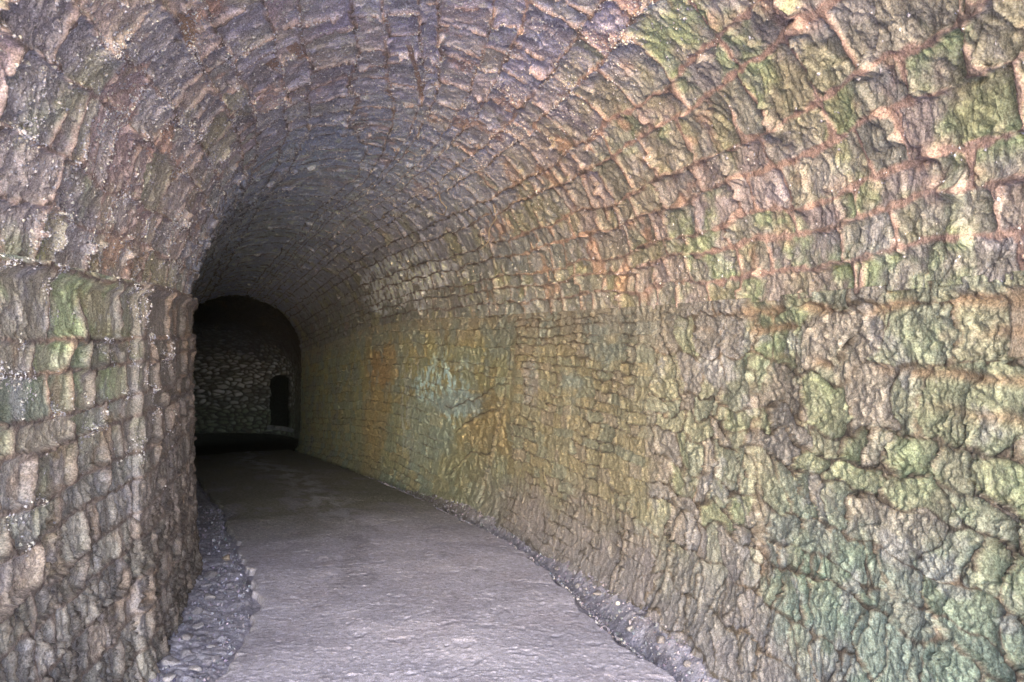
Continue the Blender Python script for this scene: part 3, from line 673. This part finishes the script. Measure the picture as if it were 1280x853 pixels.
def build_ground():
    nl = 420
    S, T = np.meshgrid(SS, np.linspace(-1, 1, nl)); S = S.astype(f32); T = T.astype(f32)
    L = T * (1.5 + .9 * sstep(-3.0, -5.0, S))
    ex, dl, dr = floor_extra(S, L)
    sideL = sstep(0, .05, dl); sideR = sstep(0, .05, dr)
    wx = S + .02 * fbm(S * 8, L * 8, 501, 3); wy = L + .02 * fbm(S * 8 + 3, L * 8, 502, 3)
    f1, f2, i1 = worley(wx / .085, wy / .055, 503, .95); e1 = (f2 - f1) * .04
    g1, g2, i2 = worley(wx / .030, wy / .024, 504, .95); e2 = (g2 - g1) * .014
    big = sstep(-.1, .3, fbm(S * 2.2, L * 3, 505, 3))
    hb = (.010 * (rnd(i1, 3)) + .010 * (f1) * (rnd(i1, 4) - .5)) * sstep(0, .006, e1) - .004 * (1 - sstep(0, .008, e1))
    hs = (.006 * rnd(i2, 3)) * sstep(0, .004, e2) - .002
    h = np.where(dl > dr, hb * big + hs * (1 - big), hs * .9 + .35 * hb * big) + .010 * fbm(S * 14, L * 14, 506, 6, .65) + .022 * fbm(S * 3.4, L * 4, 507, 4)
    Z = zfloor(S) + ex + h * (sideL + sideR) - .03 * (1 - np.clip(sideL + sideR, 0, 1))
    palV = [(.34, .33, .39), (.31, .30, .365), (.36, .355, .41), (.29, .28, .33), (.34, .325, .36), (.40, .395, .45)]
    cb = pick(i1, 511, palV); cs = pick(i2, 512, palV)
    col = cb * big[..., None] + cs * (1 - big)[..., None]
    col = mixc(col, (.17, .17, .20), .65 * (1 - sstep(0, .012, e1)) * big)
    col = mixc(col, (.16, .16, .19), .5 * (1 - sstep(0, .15, np.abs(dr - .12))) * (dr > 0))
    col = mixc(col, (.15, .14, .15), .7 * sstep(-.05, .4, fbm(S * 5, L * 7, 514, 5, .65)) * (dr > 0))
    col = mixc(col, (.17, .165, .19), .6 * sstep(-.1, .4, fbm(S * 3, L * 4, 515, 5, .6)) * (dl > 0))
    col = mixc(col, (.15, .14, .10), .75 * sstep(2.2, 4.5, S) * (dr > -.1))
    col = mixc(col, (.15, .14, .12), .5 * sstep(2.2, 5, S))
    col *= (1 + .3 * fbm(S * 12, L * 12, 513, 4))[..., None]
    P = np.stack(frame(S, L, Z), -1)
    nu = len(SS); Vv = P.reshape(-1, 3); F = grid_faces(nl, nu, 0, True)
    off = len(Vv)
    x0 = float(frame(S_IN, 0, 0)[1]) + .05
    # outside: unseen pale terrace added to bounce light in; drop beyond admits low light
    ext = np.array([(-60, x0 - 150, -120), (60, x0 - 150, -120), (60, x0 - 4, -.06), (-60, x0 - 4, -.06), (60, x0, -.06), (-60, x0, -.06), (-400, x0 + .02, -160), (400, x0 + .02, -160), (400, x0 + .02, -.5), (-400, x0 + .02, -.5)], f32)
    Vv = np.concatenate([Vv, ext]); F = np.concatenate([F, off + np.array([[0, 1, 2, 3], [3, 2, 4, 5], [6, 7, 8, 9]])])  # last face is an unseen upright sheet added to block light from beneath
    c = np.concatenate([col.reshape(-1, 3), np.tile(np.array((.48, .475, .46)), (10, 1))])
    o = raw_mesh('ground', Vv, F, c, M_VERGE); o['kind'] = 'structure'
    return o
build_ground()
def build_path():
    nl = 340
    S, T = np.meshgrid(SS, np.linspace(0, 1, nl)); S = S.astype(f32); T = T.astype(f32)
    rag = .075 * fbm(S * 2.6, S * 0 + 2, 521, 4, .5); rag2 = .085 * fbm(S * 2.2, S * 0 + 9, 522, 4, .5)
    a = edge_l(S) + rag; b = edge_r(S) + rag2
    L = a + (b - a) * T
    d = np.minimum(L - a, b - L)
    h = .018 * fbm(S * .8, L * .9, 523, 3) + .003 * fbm(S * 3, L * 3, 524, 3) + .0009 * fbm(S * 22, L * 22, 525, 4, .6)
    g1, g2, i2 = worley(S / .022, L / .022, 526, .95)
    h += .003 * rnd(i2, 3) * sstep(.65, .3, g1) * (rnd(i2, 4) > .55)
    h -= .004 * sstep(.4, .6, fbm(S * 7, L * 7, 527, 3))
    Z = zfloor(S) + .012 + h - .07 * (1 - sstep(0, .03, d)) ** 2
    col = np.broadcast_to(np.array((.36, .345, .395), f32), S.shape + (3,)).copy()
    col = mixc(col, (.405, .39, .445), .6 * sstep(-.1, .5, fbm(S * 1.5, L * 2.2, 528, 4)))
    col = mixc(col, (.34, .31, .345), .5 * sstep(.05, .5, fbm(S * 2.5, L * 2.5, 529, 4)))
    col = mixc(col, (.43, .41, .41), .6 * (1 - sstep(.0, .07, d + .03 * fbm(S * 6, L * 6, 530, 3))) * (L < 0))
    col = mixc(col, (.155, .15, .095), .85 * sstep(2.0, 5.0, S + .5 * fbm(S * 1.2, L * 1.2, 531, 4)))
    col = mixc(col, (.24, .225, .25), .55 * sstep(.15, .5, fbm(S * .9 + 3, L * 2.6, 533, 5, .6)))        # damp
    col = mixc(col, (.43, .41, .45), .5 * np.exp(-((L - .15 - .1 * np.sin(S)) / .28) ** 2) * sstep(-.3, .3, fbm(S * 2, L * 5, 534, 4)))   # the trodden line
    col *= (1 + .26 * fbm(S * 26, L * 26, 532, 5, .65) + .25 * (rnd(i2, 5) - .5))[..., None]
    P = np.stack(frame(S, L, Z), -1)
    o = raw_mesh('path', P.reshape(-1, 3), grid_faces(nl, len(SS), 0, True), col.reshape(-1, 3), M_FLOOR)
    o['kind'] = 'structure'
    return o
build_path()

# loose chippings on both verges, too many to count
def floor_z(s, l):
    ex, dl, dr = floor_extra(np.asarray(s), np.asarray(l)); return zfloor(s) + ex
rg = np.random.default_rng(71)
def chippings(name, n, seed, fn, label, smin, smax, tint):
    rg = np.random.default_rng(seed); s, l = fn(rg, n)
    P = np.stack(frame(s, l, floor_z(s, l) + .006), -1); N = np.tile(np.array((0, 0, 1.0)), (n, 1))
    sz = smin + (smax - smin) * rg.random(n) ** 3
    c = np.array(tint) * rg.uniform(.5, 1.25, (n, 1)) * (1 + .06 * rg.standard_normal((n, 3)))
    o = lumps(name, P, N, c, sz, seed + 1, None, M_VERGE)
    o.data.polygons.foreach_set('use_smooth', np.zeros(len(o.data.polygons), bool))
    tag(o, label, 'gravel', None, 'stuff'); return o
def fl(rg, n):
    s = -.6 + 6.5 * rg.random(n) ** 1.3; t = rg.random(n) ** .8
    a = -wleft(s) + .06; b = edge_l(s) - .02; return s, a + (b - a) * t
def fr(rg, n):
    s = -.6 + 8 * rg.random(n) ** 1.3; t = rg.random(n)
    a = edge_r(s) - .03; b = wright(s) - .08; return s, a + (b - a) * t
chippings('loose_gravel', 1800, 81, fl, 'bluish grey broken chippings strewn along the foot of the left wall', .002, .013, (.28, .275, .33))
chippings('loose_gravel', 7000, 83, fr, 'pale grey grit and chippings banked against the foot of the right wall', .002, .011, (.29, .275, .30))

# countable stones
def make_stone(name, s, l, r, flat, colr, seed, lift=.3):
    import bmesh
    bm = bmesh.new(); bmesh.ops.create_icosphere(bm, subdivisions=3, radius=1)
    rg = np.random.default_rng(seed)
    pl = rg.standard_normal((9, 3)); pl /= np.linalg.norm(pl, axis=1)[:, None]; dd = rg.uniform(.45, .72, 9)
    for v in bm.verts:
        p = np.array(v.co)
        for n_, d_ in list(zip(pl, dd)) * 2:
            t = p @ n_
            if t > d_: p = p - n_ * (t - d_) * .92
        p = p * (1 + .05 * math.sin(9 * p[0] + seed) * math.sin(8 * p[1] + 2 * seed))
        v.co = (p[0] * r, p[1] * r * rg.uniform(.98, 1.02), p[2] * r * flat)
    for f_ in bm.faces: f_.smooth = True
    me = bpy.data.meshes.new(name); bm.to_mesh(me); bm.free(); me.materials.append(M_VERGE)
    o = bpy.data.objects.new(name, me); C.objects.link(o); plain_col(o, colr)
    x, y, z = frame(s, l, float(floor_z(s, l)) + r * flat * lift)
    o.location = (float(x), float(y), float(z)); o.rotation_euler = (rg.uniform(-.2, .2), rg.uniform(-.2, .2), rg.uniform(0, 6.28))
    return o
tag(make_stone('pebble', .68, 1.18, .017, .8, (.75, .74, .72), 5, .9), 'white pebble lying in the gutter on the right of the path', 'pebble')
tag(make_stone('stone', 2.75, -1.06, .050, .6, (.36, .31, .28), 6, .5), 'pale buff stone by the left edge of the path where it darkens', 'stone')
GL = 'loose stones along the foot of the left wall'; GR = 'loose stones in the gutter by the right wall'
ll = [(.50, -1.22, .055), (.62, -1.17, .045), (.44, -1.10, .04), (.86, -1.20, .05), (1.05, -1.16, .04), (1.30, -1.19, .05), (.34, -1.20, .045), (1.62, -1.15, .045), (.72, -1.05, .035), (1.9, -1.18, .04), (.20, -1.15, .05), (2.2, -1.16, .05)]
for i, (s, l, r) in enumerate(ll):
    c = [(.38, .38, .46), (.32, .32, .40), (.45, .45, .53), (.28, .275, .33)][i % 4]
    tag(make_stone('stone', s, l, r, .55, c, 20 + i), 'broken bluish grey stone lying on the verge at the foot of the left wall', 'stone', GL)
lr = [(.16, 1.20, .035), (.40, 1.14, .03), (.95, 1.17, .035), (1.2, 1.15, .03), (-.1, 1.22, .035), (.62, 1.25, .03), (1.6, 1.16, .03)]
for i, (s, l, r) in enumerate(lr):
    tag(make_stone('stone', s, l, r, .6, [(.26, .25, .28), (.33, .32, .35)][i % 2], 50 + i), 'small grey stone lying among grit in the gutter by the right wall', 'stone', GR)

# =====================================================================================
# FAR END: the tunnel swings left past the jamb; its outer wall is white-edged rubble with a doorway
# =====================================================================================
def build_far():
    # own centre line: leaves the end of the near length, turns left, and opens to daylight out of sight
    n = 500; s = np.linspace(-.3, 16.0, n)
    kk = np.interp(s, [-.3, 4.5, 4.6, 6.95, 7.05, 17], [0, 0, 30.5, 30.5, 0, 0])
    x0, y0, h0 = [float(t) for t in cl(S_END)]
    ds = s[1] - s[0]
    Hh = h0 + np.radians(np.cumsum(kk) * ds)
    X = x0 + .3 * np.sin(h0) + np.cumsum(-np.sin(Hh)) * ds; Y = y0 - .3 * np.cos(h0) + np.cumsum(np.cos(Hh)) * ds
    zf = np.interp(s, [-.3, 7, 17], [float(zfloor(S_END)) - .0, float(zfloor(S_END)) - .55, float(zfloor(S_END)) - .8])
    return s, X, Y, Hh, zf
FSs, FX_, FY_, FH_, FZ_ = build_far()
def ffr(s, lat, z):
    x = np.interp(s, FSs, FX_); y = np.interp(s, FSs, FY_); h = np.interp(s, FSs, FH_)
    return x + np.cos(h) * lat, y + np.sin(h) * lat, z
def far_lining():
    hw = 2.1; spr = 1.6; rs = 1.7
    s = np.concatenate([np.arange(-.25, 1, .05), np.arange(1, 11, .016), np.arange(11, 15.9, .06)])
    arc = hw * np.pi / 1.09; tot = spr + .3 + arc
    v = np.linspace(0, spr + .3 + arc, 330)             # from the floor up the outer wall and over the vault to the inner springing
    S, V = np.meshgrid(s, v); S = S.astype(f32); V = V.astype(f32)
    def base(S, V, add=0):
        phi = np.clip((V - spr - .3) / arc, 0, 1) * np.pi
        onw = V < spr + .3
        lat = np.where(onw, hw + add, (hw + add) * np.cos(phi))
        z = np.where(onw, V - .3, spr + (rs + add) * np.sin(phi))
        return np.stack(ffr(S, lat, np.interp(S, FSs, FZ_) + z), -1)
    P = base(S, V); N = grid_normals(P, False)
    wu = S + .05 * fbm(S * 3, V * 3, 601, 3); wv = V + .05 * fbm(S * 3 + 4, V * 3, 602, 3)
    f1, f2, idv = worley(wu / .135, wv / .115, 603, 1.0); e = (f2 - f1) * .06
    st = sstep(.004, .03, e + .008 * fbm(S * 14, V * 14, 604, 3))
    h = (.05 * (rnd(idv, 3) - .3) + .03 * (1 - np.exp(-e / .02)) + .02 * fbm(S * 8, V * 8, 605, 4)) * st - .05 * (1 - st)
    # the doorway: a recess with a rounded head
    hz = V - .3
    ds_ = np.abs(S - DOOR_S + .05 * fbm(V * 3, S * 0, 609, 4)) / DOOR_W; top = DOOR_T - .12 * ds_ ** 2 + .03 * fbm(S * 9, V * 9, 606, 3)
    din = (ds_ < 1 + .06 * fbm(V * 9, S * 0, 607, 3)) & (hz > DOOR_B) & (hz < top)
    h = np.where(din, -.11 + h * .04, h)
    pal = [(.30, .30, .28), (.20, .20, .18), (.13, .13, .12), (.40, .40, .38), (.24, .24, .21)]
    col = pick(idv, 611, pal); col = mixc(col, (.48, .48, .46), .6 * (rnd(idv, 612) > .6) * sstep(.7, 1.3, hz))
    col = mixc(col, (.13, .16, .09), .75 * (1 - sstep(.55, 1.15, hz + .3 * fbm(S * 2, V * 2, 613, 3))))
    col = mixc(col, (.06, .06, .05), 1 - st)
    col = mixc(col, (.07, .07, .068), .75 * sstep(2.0, 2.8, hz))  # roof painted near-black, its lack of light put into the colour
    col = np.where(din[..., None], np.array((.008, .008, .007), f32), col)  # recess painted black for the unlit opening
    Sb, Vb = np.meshgrid(s, np.linspace(0, tot, 24))
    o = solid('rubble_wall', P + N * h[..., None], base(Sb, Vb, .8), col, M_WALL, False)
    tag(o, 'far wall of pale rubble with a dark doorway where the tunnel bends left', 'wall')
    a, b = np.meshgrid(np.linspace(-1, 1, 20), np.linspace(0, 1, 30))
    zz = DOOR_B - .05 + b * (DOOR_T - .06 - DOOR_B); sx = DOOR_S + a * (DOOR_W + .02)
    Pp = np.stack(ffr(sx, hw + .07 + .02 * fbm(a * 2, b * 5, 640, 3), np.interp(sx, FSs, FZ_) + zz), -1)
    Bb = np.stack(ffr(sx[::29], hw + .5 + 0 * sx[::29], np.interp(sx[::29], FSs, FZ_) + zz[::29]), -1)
    q = solid('doorway', Pp, Bb, np.full(Pp.shape, .012, f32), M_WALL, False); q.parent = o; q['label'] = 'black panel for the unlit inside of the narrow doorway'  # black panel added in place of the opening's shade
    # stones of the doorway's sill
    for k in range(4):
        ss = DOOR_S - .30 + k * .2
        a, b = np.meshgrid(np.linspace(-1, 1, 14), np.linspace(-1, 1, 12))
        sx = ss + a * .092; zz = DOOR_B - .08 + b * .075
        rr = np.maximum(np.abs(a), np.abs(b))
        lat = hw - .10 * (1 - sstep(.6, 1.0, rr)) + .05 * sstep(.8, 1, rr) - .02 * fbm(a * 2 + k * 5, b * 2, 620 + k, 3)
        Pp = np.stack(ffr(sx, lat, np.interp(sx, FSs, FZ_) + zz), -1)
        Bb = np.stack(ffr(sx[::11], lat[::11] * 0 + hw + .3, np.interp(sx[::11], FSs, FZ_) + zz[::11]), -1)
        q = solid('sill_stone', Pp, Bb, np.full(Pp.shape, .15, f32), M_WALL, False); q.parent = o
    return o
DOOR_S, DOOR_W, DOOR_B, DOOR_T = 5.05, .28, .27, 1.75
FAR = far_lining()
def far_inner():
    hw = 1.72
    s = np.arange(-.25, 15.9, .06); v = np.linspace(-.3, 1.62, 60)
    S, V = np.meshgrid(s, v)
    h = .05 * fbm(S * 3, V * 3, 651, 4)
    P = np.stack(ffr(S, -hw + h, np.interp(S, FSs, FZ_) + V), -1)
    Sb, Vb = np.meshgrid(s, np.linspace(-.3, 1.62, 4))
    B = np.stack(ffr(Sb, -hw - .6 + 0 * Sb, np.interp(Sb, FSs, FZ_) + Vb), -1)
    col = np.array((.2, .2, .17), f32) * (1 + .4 * fbm(S * 5, V * 5, 652, 3))[..., None]
    o = solid('inner_wall', P, B, col, M_WALL, True)
    tag(o, 'dark inner wall of the bend beyond the end of the left wall', 'wall')
    S, L = np.meshgrid(np.arange(-.4, 16, .05), np.linspace(-2.2, 2.7, 60))
    Z = np.interp(S, FSs, FZ_) - .14 * (1 - sstep(.0, .5, S)) + .02 * fbm(S * 2, L * 2, 653, 4)
    P = np.stack(ffr(S, L, Z), -1)
    col = np.array((.11, .10, .075), f32) * (1 + .3 * fbm(S * 6, L * 6, 654, 3))[..., None]
    o = raw_mesh('path', P.reshape(-1, 3), grid_faces(*S.shape, 0, True), col.reshape(-1, 3), M_FLOOR); o['kind'] = 'structure'
far_inner()
print('script', round(_time.time() - _T0, 1))
